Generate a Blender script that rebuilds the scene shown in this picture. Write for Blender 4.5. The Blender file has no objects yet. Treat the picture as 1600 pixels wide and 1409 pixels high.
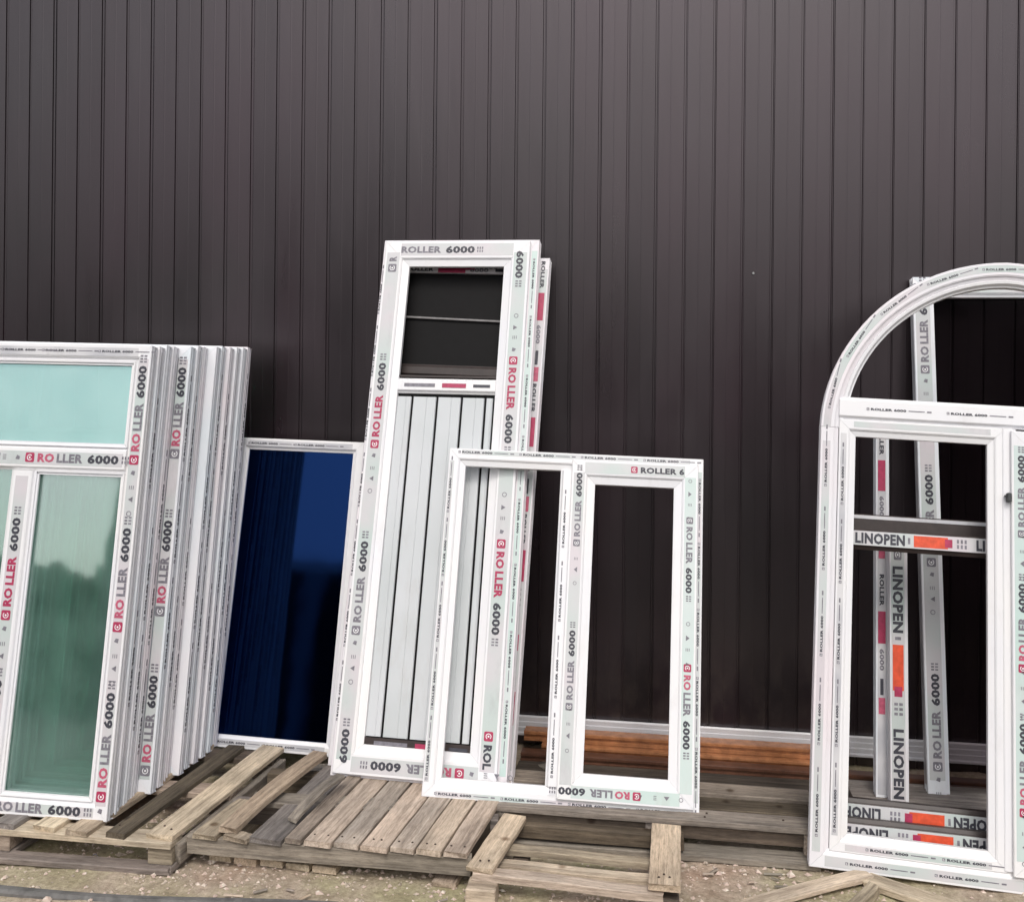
import bpy, bmesh, math, random
from mathutils import Vector, Matrix, noise
random.seed(7)
R = math.radians
S = bpy.context.scene
C = S.collection

# ------------------------------------------------------------ camera
PSI, ROLL = R(8.5), 0.01
fw = Vector((-math.sin(PSI), math.cos(PSI), 0)); rt = Vector((math.cos(PSI), math.sin(PSI), 0)); up = Vector((0, 0, 1))
cr = rt*math.cos(ROLL) + up*math.sin(ROLL); cu = up*math.cos(ROLL) - rt*math.sin(ROLL)
cam = bpy.data.objects.new('camera', bpy.data.cameras.new('camera')); C.objects.link(cam)
cam.matrix_world = Matrix(((cr.x, cu.x, -fw.x, 0), (cr.y, cu.y, -fw.y, 0), (cr.z, cu.z, -fw.z, 1.75), (0, 0, 0, 1)))
cam.data.sensor_width = 36; cam.data.sensor_fit = 'HORIZONTAL'; cam.data.lens = 37.125
cam.data.shift_y = -169.5/1600; cam.data.clip_start = 0.05; cam.data.clip_end = 600
S.camera = cam

# ------------------------------------------------------------ sky, sun, exposure
w = bpy.data.worlds.new('World'); S.world = w; w.use_nodes = True
nt = w.node_tree; nt.nodes.clear()
sky = nt.nodes.new('ShaderNodeTexSky'); sky.sky_type = 'NISHITA'; sky.sun_disc = False
sky.sun_elevation = R(48); sky.sun_rotation = R(178); sky.air_density = 1.0; sky.dust_density = 4.0; sky.ozone_density = 1.0
hs = nt.nodes.new('ShaderNodeHueSaturation'); hs.inputs['Saturation'].default_value = 0.35
bg = nt.nodes.new('ShaderNodeBackground'); bg.inputs['Strength'].default_value = 0.148
ow = nt.nodes.new('ShaderNodeOutputWorld')
nt.links.new(sky.outputs[0], hs.inputs['Color']); nt.links.new(hs.outputs[0], bg.inputs['Color']); nt.links.new(bg.outputs[0], ow.inputs[0])
sl = bpy.data.lights.new('sun', 'SUN'); sl.energy = 1.1; sl.angle = R(14); sl.color = (1, .95, .88)
sun = bpy.data.objects.new('sun', sl); C.objects.link(sun)
sd = Vector((0.17, -0.62, 0.82)).normalized()
sun.rotation_euler = sd.to_track_quat('Z', 'Y').to_euler(); sun.location = (-4, -6, 8)
vs = S.view_settings; vs.view_transform = 'Standard'; vs.look = 'None'; vs.gamma = 1; vs.use_curve_mapping = False
vs.exposure = 0.04
S.render.engine = 'CYCLES'
S.cycles.transparent_max_bounces = 32; S.cycles.max_bounces = 8

# ------------------------------------------------------------ materials
def nodes(name):
    m = bpy.data.materials.new(name); m.use_nodes = True
    n = m.node_tree; return m, n, n.nodes['Principled BSDF'], n.links
def ramp(n, fac, stops):
    r = n.nodes.new('ShaderNodeValToRGB'); e = r.color_ramp.elements
    while len(e) < len(stops): e.new(.5)
    for el, (p, c) in zip(e, stops): el.position = p; el.color = (*c, 1)
    n.links.new(fac, r.inputs[0]); return r.outputs[0]
def noise_n(n, scale, detail=4, rough=.55, vec=None, sc=None):
    t = n.nodes.new('ShaderNodeTexNoise'); t.inputs['Scale'].default_value = scale
    t.inputs['Detail'].default_value = detail; t.inputs['Roughness'].default_value = rough
    if vec is not None:
        if sc:
            mp = n.nodes.new('ShaderNodeMapping'); mp.inputs['Scale'].default_value = sc
            n.links.new(vec, mp.inputs[0]); vec = mp.outputs[0]
        n.links.new(vec, t.inputs['Vector'])
    return t.outputs['Fac']
def coord(n, which='Object'):
    return n.nodes.new('ShaderNodeTexCoord').outputs[which]
def bump(n, b, h, strength, dist=.002):
    k = n.nodes.new('ShaderNodeBump'); k.inputs['Strength'].default_value = strength; k.inputs['Distance'].default_value = dist
    n.links.new(h, k.inputs['Height']); n.links.new(k.outputs[0], b.inputs['Normal'])
def mixc(n, fac, a, b, mode='MIX'):
    m = n.nodes.new('ShaderNodeMix'); m.data_type = 'RGBA'; m.blend_type = mode
    if isinstance(fac, float): m.inputs[0].default_value = fac
    else: n.links.new(fac, m.inputs[0])
    for i, v in ((6, a), (7, b)):
        if isinstance(v, tuple): m.inputs[i].default_value = (*v, 1)
        else: n.links.new(v, m.inputs[i])
    return m.outputs[2]

def mat_flat(name, col, rough=.5, var=.12, scale=30, spec=.5, metal=0):
    m, n, b, l = nodes(name)
    f = noise_n(n, scale, 4, .6, coord(n))
    c = ramp(n, f, [(.3, tuple(x*(1-var) for x in col)), (.7, tuple(min(1, x*(1+var)) for x in col))])
    l.new(c, b.inputs['Base Color']); b.inputs['Roughness'].default_value = rough
    b.inputs['Specular IOR Level'].default_value = spec; b.inputs['Metallic'].default_value = metal
    return m

def mat_pvc(name, a, b2, dirt=(.42, .38, .34), amt=.5, rough=.32, sc=2.2):
    """plastic: two close tints drifting over decimetres, and grime in scattered smears"""
    m, n, b, l = nodes(name)
    g = coord(n)
    oi = n.nodes.new('ShaderNodeObjectInfo')
    va = n.nodes.new('ShaderNodeVectorMath'); va.operation = 'ADD'
    cx = n.nodes.new('ShaderNodeCombineXYZ'); ml = n.nodes.new('ShaderNodeMath'); ml.operation = 'MULTIPLY'; ml.inputs[1].default_value = 37.
    l.new(oi.outputs['Random'], ml.inputs[0]); l.new(ml.outputs[0], cx.inputs[0]); l.new(g, va.inputs[0]); l.new(cx.outputs[0], va.inputs[1])
    v = va.outputs[0]
    base = ramp(n, noise_n(n, sc, 2, .5, v), [(.36, a), (.64, b2)])
    sm = ramp(n, noise_n(n, 9, 6, .7, v, (1, 1, .35)), [(.56, (0, 0, 0)), (.80, (amt, amt, amt))])
    sp = n.nodes.new('ShaderNodeSeparateColor'); l.new(sm, sp.inputs[0])
    l.new(mixc(n, sp.outputs[0], base, dirt), b.inputs['Base Color'])
    b.inputs['Roughness'].default_value = rough
    bump(n, b, noise_n(n, 38 if 'film' in name else 60, 5, .6, v, (1, 1, .5)), .8 if 'film' in name else .15, .0012 if 'film' in name else .0006)
    return m

def mat_wood(name, cols, rough=.8):
    m, n, b, l = nodes(name)
    g = coord(n)
    oi = n.nodes.new('ShaderNodeObjectInfo')
    va = n.nodes.new('ShaderNodeVectorMath'); va.operation = 'ADD'
    cx = n.nodes.new('ShaderNodeCombineXYZ'); ml = n.nodes.new('ShaderNodeMath'); ml.operation = 'MULTIPLY'; ml.inputs[1].default_value = 23.
    l.new(oi.outputs['Random'], ml.inputs[0])
    for k in range(3): l.new(ml.outputs[0], cx.inputs[k])
    l.new(g, va.inputs[0]); l.new(cx.outputs[0], va.inputs[1]); v = va.outputs[0]
    f1 = noise_n(n, 16, 9, .78, v, (.10, 3.0, 3.0))          # grain runs along local X
    f2 = noise_n(n, 5, 3, .6, v, (.7, 1.2, 1.2))
    c1 = ramp(n, f1, [(.34, cols[0]), (.48, cols[1]), (.64, cols[2])])
    f3 = noise_n(n, 60, 6, .8, v, (.35, 2.0, 2.0))
    c1 = mixc(n, .55, c1, ramp(n, f3, [(.36, (.45, .42, .40)), (.56, (1.12, 1.12, 1.12))]), 'MULTIPLY')
    c2 = ramp(n, f2, [(.35, (.62, .60, .58)), (.66, (1.15, 1.1, 1.05))])
    c = mixc(n, .8, c1, c2, 'MULTIPLY')
    rb = ramp(n, oi.outputs['Random'], [(0, (.84, .84, .86)), (.35, (1.02, .96, .94)), (.7, (1.02, 1.02, .92)), (1, (1.2, 1.12, 1.02))])
    c = mixc(n, 1.0, c, rb, 'MULTIPLY')
    vo = n.nodes.new('ShaderNodeTexVoronoi'); vo.inputs['Scale'].default_value = 6
    l.new(v, vo.inputs['Vector'])
    kn = ramp(n, vo.outputs['Distance'], [(.05, (.28, .2, .14)), (.12, (1, 1, 1))])
    c = mixc(n, .8, c, kn, 'MULTIPLY')
    l.new(c, b.inputs['Base Color']); b.inputs['Roughness'].default_value = rough; b.inputs['Specular IOR Level'].default_value = .25
    bump(n, b, f1, .6, .003)
    return m

M = {}
M['white'] = mat_pvc('white_pvc', (.80, .80, .83), (.84, .83, .83), amt=.25)
M['stack'] = mat_pvc('stacked_white_pvc', (.76, .81, .85), (.87, .85, .88), amt=.3)
M['pink'] = mat_pvc('pinkish_white_pvc', (.80, .74, .77), (.78, .78, .81), amt=.28)
M['film'] = mat_pvc('protective_film', (.54, .61, .59), (.65, .60, .63), dirt=(.40, .38, .40), amt=.5, rough=.25, sc=4)
M['film_mint'] = mat_pvc('mint_film', (.54, .68, .64), (.63, .69, .68), amt=.3, rough=.25, sc=3)
M['film_grey'] = mat_pvc('grey_film', (.50, .50, .53), (.68, .67, .68), dirt=(.25, .23, .24), amt=.7, rough=.3, sc=6)
M['film_dim'] = mat_flat('dull_grey_strip', (.22, .21, .21), .5, .3, 20)
M['brown'] = mat_flat('dark_brown_laminate', (.035, .024, .022), .45, .3, 20)
M['crimson'] = mat_flat('crimson_print', (.42, .035, .10), .4, .2, 60)
M['pinkred'] = mat_flat('faded_red_print', (.50, .10, .17), .4, .25, 60)
M['orange'] = mat_flat('orange_red_print', (.72, .09, .035), .4, .2, 40)
M['ink'] = mat_flat('dark_print', (.05, .05, .065), .45, .3, 60)
M['inkgrey'] = mat_flat('faded_grey_print', (.20, .19, .22), .45, .3, 60)
M['gap'] = mat_flat('flat_black', (.007, .0065, .007), .5, spec=.12)
M['slat'] = mat_pvc('grey_white_panel', (.54, .57, .58), (.62, .64, .66), amt=.3)
M['wood'] = mat_wood('weathered_wood', ((.19, .16, .135), (.36, .31, .26), (.52, .455, .385)))
M['wood_new'] = mat_wood('tan_wood', ((.31, .265, .22), (.54, .47, .395), (.72, .645, .555)))
M['wood_grey'] = mat_wood('grey_wood', ((.13, .12, .115), (.25, .23, .215), (.37, .345, .32)))
M['wood_dark'] = mat_wood('dark_and_shaded_wood', ((.05, .042, .036), (.10, .085, .07), (.16, .135, .11)))  # dark boards, and boards coloured dark in place of shade
M['copper'] = mat_flat('copper_brown_laminate', (.40, .17, .075), .22, .3, 25)
M['copper_dark'] = mat_flat('dark_walnut_laminate', (.12, .055, .035), .35, .3, 25)
M['trim'] = mat_pvc('grey_white_trim', (.58, .58, .62), (.68, .67, .68), amt=.4)
M['strip'] = mat_flat('grey_rusty_strip', (.13, .125, .12), .7, .35, 30)
M['iron'] = mat_flat('dark_iron', (.045, .047, .05), .55, .3, 40)
M['rust'] = mat_flat('rusty_nail', (.06, .04, .03), .7)
M['chrome'] = mat_flat('dull_screw', (.5, .5, .5), .35, .1, 30, .5, 1)

def mat_wall():
    m, n, b, l = nodes('brown_coated_steel')
    g = coord(n, 'Object'); geo = n.nodes.new('ShaderNodeNewGeometry').outputs['Position']
    f = noise_n(n, .9, 3, .6, geo)
    c = ramp(n, f, [(.36, (.0090, .0072, .0074)), (.64, (.0125, .0062, .0088))])
    oi = n.nodes.new('ShaderNodeObjectInfo')
    c = mixc(n, 1.0, c, ramp(n, oi.outputs['Random'], [(0, (.7, .72, .70)), (1, (1.35, 1.25, 1.3))]), 'MULTIPLY')
    du = ramp(n, noise_n(n, 7, 6, .7, geo, (1.5, 1, .25)), [(.5, (1, 1, 1)), (.8, (1.35, 1.32, 1.28))])
    c = mixc(n, .7, c, du, 'MULTIPLY')
    sz = n.nodes.new('ShaderNodeSeparateXYZ'); l.new(geo, sz.inputs[0])
    mr = n.nodes.new('ShaderNodeMapRange'); mr.inputs[1].default_value = .62; mr.inputs[2].default_value = .10; l.new(sz.outputs[2], mr.inputs[0])
    sn = ramp(n, noise_n(n, 16, 7, .75, geo, (1, 1, .5)), [(.46, (0, 0, 0)), (.72, (.5, .5, .5))])
    mm_ = n.nodes.new('ShaderNodeMath'); mm_.operation = 'MULTIPLY'; sp_ = n.nodes.new('ShaderNodeSeparateColor'); l.new(sn, sp_.inputs[0])
    l.new(sp_.outputs[0], mm_.inputs[0]); l.new(mr.outputs[0], mm_.inputs[1])
    c = mixc(n, mm_.outputs[0], c, (.075, .06, .05))
    l.new(c, b.inputs['Base Color'])
    r = ramp(n, noise_n(n, 3, 4, .6, geo, (2, 1, .4)), [(.3, (.27,)*3), (.7, (.38,)*3)])
    l.new(r, b.inputs['Roughness'])
    b.inputs['IOR'].default_value = 1.80; b.inputs['Specular Tint'].default_value = (1, .90, .95, 1)
    bump(n, b, noise_n(n, 2.2, 3, .5, geo, (3, 1, .4)), .45, .006)
    return m
M['wall'] = mat_wall()

def mat_glass(name, tint, refl, rtint=(1, 1, 1), rough=.01, light_veil=None, ior=1.5):
    m = bpy.data.materials.new(name); m.use_nodes = True; n = m.node_tree; n.nodes.clear(); l = n.links
    o = n.nodes.new('ShaderNodeOutputMaterial'); t = n.nodes.new('ShaderNodeBsdfTransparent'); g = n.nodes.new('ShaderNodeBsdfGlossy')
    t.inputs[0].default_value = (*tint, 1); g.inputs['Color'].default_value = (*rtint, 1); g.inputs['Roughness'].default_value = rough
    tc = n.nodes.new('ShaderNodeTexCoord'); ns = n.nodes.new('ShaderNodeTexNoise'); ns.inputs['Scale'].default_value = 2.5; l.new(tc.outputs['Object'], ns.inputs['Vector'])
    bp = n.nodes.new('ShaderNodeBump'); bp.inputs['Strength'].default_value = .12; bp.inputs['Distance'].default_value = .01
    l.new(ns.outputs['Fac'], bp.inputs['Height']); l.new(bp.outputs[0], g.inputs['Normal'])
    fr = n.nodes.new('ShaderNodeFresnel'); fr.inputs[0].default_value = ior
    ma = n.nodes.new('ShaderNodeMath'); ma.operation = 'ADD'; ma.inputs[1].default_value = refl; ma.use_clamp = True
    if light_veil:  # diffuse colour brightens the pane in place of light coming through it
        df = n.nodes.new('ShaderNodeBsdfDiffuse'); df.inputs[0].default_value = (*light_veil[1], 1); md = n.nodes.new('ShaderNodeMixShader')
        dn = n.nodes.new('ShaderNodeTexNoise'); dn.inputs['Scale'].default_value = 6; dn.inputs['Detail'].default_value = 6; l.new(tc.outputs['Object'], dn.inputs['Vector'])
        mr_ = n.nodes.new('ShaderNodeMapRange'); mr_.inputs[1].default_value = .3; mr_.inputs[2].default_value = .75; mr_.inputs[3].default_value = light_veil[0]*.6; mr_.inputs[4].default_value = light_veil[0]*1.5
        l.new(dn.outputs['Fac'], mr_.inputs[0]); l.new(mr_.outputs[0], md.inputs[0]); l.new(t.outputs[0], md.inputs[1]); l.new(df.outputs[0], md.inputs[2]); t = md
    mx = n.nodes.new('ShaderNodeMixShader'); l.new(fr.outputs[0], ma.inputs[0]); l.new(ma.outputs[0], mx.inputs[0])
    l.new(t.outputs[0], mx.inputs[1]); l.new(g.outputs[0], mx.inputs[2]); l.new(mx.outputs[0], o.inputs[0])
    return m
M['glass'] = mat_glass('green_tinted_glass', (.86, .97, .93), .22, (.93, 1, .975), .04, (.15, (.40, .66, .57)))
M['glass_in'] = mat_glass('clear_green_glass', (.91, .98, .955), -.02, (.9, 1, .97), .03)
M['glass_aqua'] = mat_glass('aqua_sky_glass', (.76, .93, .90), .34, (.66, .93, .90), .05, (.3, (.55, .78, .74)))  # aqua of the mirrored sky put into tint and diffuse layer
M['glass_blue'] = mat_glass('dark_blue_mirror_glass', (.02, .025, .08), .045, (.08, .26, 1.0), .05)
M['glass_dark'] = mat_glass('smoked_glass', (.62, .60, .61), -.02, (.8, .8, .8), .1, None, 1.2)

def mat_ground():
    m, n, b, l = nodes('sandy_ground')
    geo = n.nodes.new('ShaderNodeNewGeometry').outputs['Position']
    c = ramp(n, noise_n(n, 55, 8, .75, geo), [(.30, (.27, .225, .18)), (.5, (.46, .395, .325)), (.72, (.62, .54, .45))])
    c2 = ramp(n, noise_n(n, 2.2, 4, .6, geo), [(.36, (.92, .98, .72)), (.56, (1, .95, .9)), (.70, (1.08, .90, .84))])
    c = mixc(n, .9, c, c2, 'MULTIPLY')
    c3 = ramp(n, noise_n(n, 9, 5, .7, geo), [(.35, (.7, .68, .64)), (.6, (1.05, 1.05, 1.05))])
    c = mixc(n, .8, c, c3, 'MULTIPLY')
    l.new(c, b.inputs['Base Color']); b.inputs['Roughness'].default_value = .95; b.inputs['Specular IOR Level'].default_value = .15
    bump(n, b, noise_n(n, 110, 6, .7, geo), .9, .006)
    return m
M['ground'] = mat_ground()
def mat_yard():
    m, n, b, l = nodes('dark_yard_surface')
    geo = n.nodes.new('ShaderNodeNewGeometry').outputs['Position']
    c = ramp(n, noise_n(n, 70, 6, .7, geo), [(.35, (.030, .030, .032)), (.6, (.055, .053, .052)), (.78, (.12, .10, .09))])
    l.new(c, b.inputs['Base Color']); b.inputs['Roughness'].default_value = .9; bump(n, b, noise_n(n, 90, 5, .7, geo), .7, .006); return m
M['yard'] = mat_yard()
def mat_stone():
    m, n, b, l = nodes('gravel_stone')
    geo = n.nodes.new('ShaderNodeNewGeometry').outputs['Position']
    c = ramp(n, noise_n(n, 40, 2, .5, geo), [(.3, (.28, .23, .18)), (.45, (.52, .44, .36)), (.55, (.56, .42, .36)), (.7, (.74, .68, .58))])
    l.new(c, b.inputs['Base Color']); b.inputs['Roughness'].default_value = .9; return m
M['stone'] = mat_stone()
M['leaf'] = mat_flat('dark_foliage', (.035, .075, .028), .7, .5, 3)

# ------------------------------------------------------------ builders
def link(name, me, m, parent=None, smooth=False):
    o = bpy.data.objects.new(name, me); C.objects.link(o)
    if m is not None and not me.materials: me.materials.append(m)
    if parent is not None: o.parent = parent
    if smooth:
        for p in me.polygons: p.use_smooth = True
    return o
def tag(o, label, cat, group=None):
    o['label'] = label; o['category'] = cat; o['kind'] = 'thing'
    if group: o['group'] = group
    return o
def empty(name, mat):
    o = bpy.data.objects.new(name, None); o.empty_display_size = .1; C.objects.link(o); o.matrix_world = mat; return o
def mesh(name, v, f):
    me = bpy.data.meshes.new(name); me.from_pydata(v, [], f)
    bm = bmesh.new(); bm.from_mesh(me); bmesh.ops.recalc_face_normals(bm, faces=bm.faces); bm.to_mesh(me); bm.free()
    return me
def box(name, parent, a, b, m, bev=0.0):
    bm = bmesh.new(); bmesh.ops.create_cube(bm, size=1)
    for v in bm.verts:
        v.co = Vector([(a[i]+b[i])/2 + v.co[i]*(b[i]-a[i]) for i in range(3)])
    if bev: bmesh.ops.bevel(bm, geom=list(bm.edges), offset=bev, segments=1, affect='EDGES')
    me = bpy.data.meshes.new(name); bm.to_mesh(me); bm.free()
    return link(name, me, m, parent)

# a frame's own axes: x right, z up along the leaning face, y into the depth; front face y = 0
def frame_root(name, X, Y, z, yaw, lean, rl):
    ex = Vector((math.cos(yaw), math.sin(yaw), 0)); n = Vector((-math.sin(yaw), math.cos(yaw), 0))
    ez = Vector((0, 0, math.cos(lean))) + n*math.sin(lean)
    x = ex*math.cos(rl) + ez*math.sin(rl); zz = -ex*math.sin(rl) + ez*math.cos(rl); y = zz.cross(x)
    return empty(name, Matrix(((x.x, y.x, zz.x, X), (x.y, y.y, zz.y, Y), (x.z, y.z, zz.z, z), (0, 0, 0, 1))))

def prof(w, T, y0=0.0, bead=.012, step=.012):
    """u across (0 = outer side), d depth; chambers grooves on the outer side, bead on the inner"""
    return [(0, y0+.002), (.002, y0), (w-bead-.006, y0), (w-bead-.001, y0+.003), (w-bead, y0+step*.6), (w, y0+step),
            (w, y0+T-.012), (w-.012, y0+T-.01), (w-.012, y0+T), (0, y0+T), (0, y0+T-.006), (.006, y0+T-.007), (.006, y0+T-.017),
            (0, y0+T-.018), (0, y0+.025), (.006, y0+.024), (.006, y0+.013), (0, y0+.012)]
def prof_stack(w, T, k=1.0):
    return [(0, .002), (.002, 0), (w-.018, 0), (w-.013, .003), (w-.012, .007), (w, .012), (w, T-.010), (w-.010, T-.009), (w-.010, T), (.004*k, T),
            (.004*k, T-.007), (.010*k, T-.009), (.010*k, .033), (.006*k, .031), (.001*k, .029), (0, .027), (0, .018), (.003*k, .016), (.003*k, .012), (0, .010)]
def bar(w, T, y0=0.0):
    return [(0, y0+.012), (.006, y0+.009), (.010, y0+.002), (.013, y0), (w-.013, y0), (w-.010, y0+.002), (w-.006, y0+.009), (w, y0+.012), (w, y0+T-.01), (0, y0+T-.01)]

def member(name, parent, side, rect, pr, m, mt=(1, 1)):
    x0, z0, x1, z1 = rect
    L = (x1-x0) if side in 'BT' else (z1-z0)
    def P(s, u, d):
        if side == 'B': return (x0+s, d, z0+u)
        if side == 'T': return (x0+s, d, z1-u)
        if side == 'L': return (x0+u, d, z0+s)
        return (x1-u, d, z0+s)
    g = .0004; n = len(pr); v = []; K = 6
    for k in range(K+1):
        for u, d in pr:
            a = mt[0]*u + g; b = L - mt[1]*u - g
            v.append(P(a + (b-a)*k/K, u, d))
    f = []
    for k in range(K):
        for i in range(n):
            j = (i+1) % n; f.append((k*n+i, k*n+j, (k+1)*n+j, (k+1)*n+i))
    f.append(tuple(range(n-1, -1, -1))); f.append(tuple(K*n+i for i in range(n)))
    return link(name, mesh(name, v, f), m, parent)

def film(parent, side, rect, u0, u1, y, m, trim=.05, a=None, b=None):
    x0, z0, x1, z1 = rect
    if side in 'LR':
        s0, s1 = (z0+trim if a is None else a), (z1-trim if b is None else b)
        q = (x0+u0, x0+u1) if side == 'L' else (x1-u1, x1-u0)
        return box('protective_film', parent, (q[0], y-.0007, s0), (q[1], y+.0004, s1), m)
    s0, s1 = (x0+trim if a is None else a), (x1-trim if b is None else b)
    q = (z0+u0, z0+u1) if side == 'B' else (z1-u1, z1-u0)
    return box('protective_film', parent, (s0, y-.0007, q[0]), (s1, y+.0004, q[1]), m)

# --- printed lettering, cached
_txt = {}
def text_mesh(s, wid, hgt, bold=.02):
    k = (s, wid, hgt)
    if k in _txt: return _txt[k]
    cu_ = bpy.data.curves.new('t', 'FONT'); cu_.body = s; cu_.size = 1; cu_.offset = bold; cu_.resolution_u = 2; cu_.space_character = 1.08
    o = bpy.data.objects.new('t', cu_); C.objects.link(o)
    me = bpy.data.meshes.new_from_object(o.evaluated_get(bpy.context.evaluated_depsgraph_get()))
    bpy.data.objects.remove(o); bpy.data.curves.remove(cu_)
    xs = [v.co.x for v in me.vertices]; ys = [v.co.y for v in me.vertices]
    for v in me.vertices:
        v.co.x = (v.co.x-min(xs))/(max(xs)-min(xs))*wid; v.co.y = ((v.co.y-min(ys))/(max(ys)-min(ys))-.5)*hgt; v.co.z = 0
    _txt[k] = me; return me
class Unit:
    """one printed repeat: reads along +x, centred on y = 0"""
    def __init__(s): s.v = []; s.f = []; s.mi = []; s.mats = []
    def m(s, name):
        if M[name] not in s.mats: s.mats.append(M[name])
        return s.mats.index(M[name])
    def txt(s, t, x, wid, hgt, mat, bold=.035, y=0):
        bold = max(bold, .048)
        me = text_mesh(t, wid, hgt, bold); o = len(s.v); k = s.m(mat)
        s.v += [(v.co.x+x, v.co.y*1.08+y, 0) for v in me.vertices]
        for p in me.polygons: s.f.append([o+i for i in p.vertices]); s.mi.append(k)
    def poly(s, pts, mat, z=0):
        o = len(s.v); s.v += [(*p, z) for p in pts]; s.f.append(list(range(o, o+len(pts)))); s.mi.append(s.m(mat))
    def rect(s, x0, y0, x1, y1, mat, z=0): s.poly([(x0, y0), (x1, y0), (x1, y1), (x0, y1)], mat, z)
    def ring(s, cx, cy, r0, r1, a0, a1, mat, z=0, n=14):
        for i in range(n):
            p, q = a0+(a1-a0)*i/n, a0+(a1-a0)*(i+1)/n
            s.poly([(cx+r0*math.cos(p), cy+r0*math.sin(p)), (cx+r1*math.cos(p), cy+r1*math.sin(p)), (cx+r1*math.cos(q), cy+r1*math.sin(q)), (cx+r0*math.cos(q), cy+r0*math.sin(q))], mat, z)
    def logo(s, cx, h, mat):
        r = h/2; c = r*.3; p = []
        for sx, sy, a in ((1, 1, 0), (-1, 1, 90), (-1, -1, 180), (1, -1, 270)):
            for k in range(4):
                an = R(a + k*30); p.append((cx+sx*(r-c)+c*math.cos(an), sy*(r-c)+c*math.sin(an)))
        s.poly(p, mat)
        s.ring(cx, 0, r*.46, r*.64, R(40), R(330), 'white', .0003)
        s.ring(cx, 0, 0, r*.22, 0, R(360), 'white', .0003, 8)
    def build(s):
        me = bpy.data.meshes.new('print'); me.from_pydata(s.v, [], s.f)
        for k in s.mats: me.materials.append(k)
        for p, i in zip(me.polygons, s.mi): p.material_index = i
        return me
def hatch(u, x, h, mat='inkgrey'):
    for i in range(3):
        for j in range(2): u.rect(x+i*h*.36, -h*.42+j*h*.5, x+i*h*.36+h*.2, -h*.42+j*h*.5+h*.36, mat)
def icons(u, x, h, mat='inkgrey'):
    u.ring(x, 0, h*.3, h*.42, 0, R(360), mat); u.poly([(x+.04, -h*.4), (x+.06, -h*.4), (x+.05, h*.35)], mat)
    for k in range(3): u.rect(x+.085, -h*.4+k*h*.32, x+.085+h*.6, -h*.4+k*h*.32+h*.12, mat)
    u.poly([(x+.135, -h*.3), (x+.15, -h*.4), (x+.152, h*.1), (x+.14, h*.35)], mat)
def unit_main(logo='crimson', word='pinkred', num='ink', h=.030, L=.37, with_icons=True):
    u = Unit(); u.logo(0, h*1.15, logo); k = L/.37
    # first letters redder, last letters darker, as on the roll-printed film
    u.txt('RO', .030*k, .064*k, h, word); u.txt('LLER', .104*k, .100*k, h, 'inkgrey' if word == 'pinkred' else word)
    u.txt('6000', .222*k, .118*k, h, num, .03); hatch(u, .352*k, h)
    if with_icons: icons(u, -.19*k, h*.75)
    return u.build()
def unit_small(logo='inkgrey'):
    u = Unit(); u.logo(0, .009, logo); u.txt('ROLLER 6000', .010, .12, .0080, 'ink', .03); u.rect(.138, -.0015, .192, .0015, 'inkgrey')
    u.rect(.20, -.0025, .215, .0025, 'inkgrey')
    return u.build()
def unit_lin(h=.034, red='orange'):
    u = Unit(); u.txt('LINOPEN', 0, .17, h, 'ink', .01); u.rect(.18, -h*.3, .188, h*.3, 'inkgrey'); u.rect(.20, -h*.55, .315, h*.55, red)
    u.rect(.305, -h*.4, .33, h*.4, 'crimson', .0003); hatch(u, .345, h); u.txt('LINOPEN', .41, .17, h, 'ink', .01); u.logo(-.03, h*.8, 'inkgrey')
    return u.build()
U = {'main': unit_main(), 'dark': unit_main('inkgrey', 'inkgrey', 'ink'), 'red': unit_main('crimson', 'crimson', 'ink'),
     'side': unit_main('inkgrey', 'pinkred', 'ink', .032, .36, False), 'sash': unit_main('inkgrey', 'inkgrey', 'ink', .022, .29),
     'sashred': unit_main('crimson', 'pinkred', 'ink', .024, .30), 'small': unit_small(), 'lin': unit_lin(), 'lin_s': unit_lin(.036, 'orange')}
def stamp(parent, unit, x, z, ang, y):
    """print lying on a face whose front is at depth y; reads in direction ang of the frame plane"""
    o = link('lettering', U[unit], None, parent); a = R(ang)
    o.matrix_local = Matrix(((math.cos(a), -math.sin(a), 0, x), (0, 0, -1, y-.0012), (math.sin(a), math.cos(a), 0, z), (0, 0, 0, 1)))
    return o

def rect_frame(root, rect, w, T, y0, m, sides='LRBT', names=('stile', 'rail'), bead=.012, step=.012):
    p = prof(w, T, y0, bead, step); d = {}
    for s in sides: d[s] = member(names[0] if s in 'LR' else names[1], root, s, rect, p, m)
    return d

# ------------------------------------------------------------ ground
WY = 4.58
def near_ground():
    x0, x1, y0, y1 = -5.5, 4.5, 2.72, WY+.05; nx, ny = 400, 90; v = []; f = []
    for j in range(ny+1):
        for i in range(nx+1):
            x = x0+(x1-x0)*i/nx; y = y0+(y1-y0)*j/ny
            h = .010*noise.noise(Vector((x*3, y*3, 0))) + .006*noise.noise(Vector((x*11, y*11, 4))) + .003*noise.noise(Vector((x*30, y*30, 9)))
            e = min(1, min(x-x0, x1-x, y-y0)/.2); e = max(0, e)
            v.append((x, y, (h-.004)*e - .02*(1-e)))
    for j in range(ny):
        for i in range(nx): a = j*(nx+1)+i; f.append((a, a+1, a+nx+2, a+nx+1))
    me = bpy.data.meshes.new('sandy_ground'); me.from_pydata(v, [], f)
    o = link('sandy_ground', me, M['ground'], smooth=True); o['kind'] = 'structure'
near_ground()
me = bpy.data.meshes.new('ground'); me.from_pydata([(-250, -250, -.024), (250, -250, -.024), (250, 250, -.024), (-250, 250, -.024)], [], [(0, 1, 2, 3)])
o = link('ground', me, M['yard']); o['kind'] = 'structure'

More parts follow.
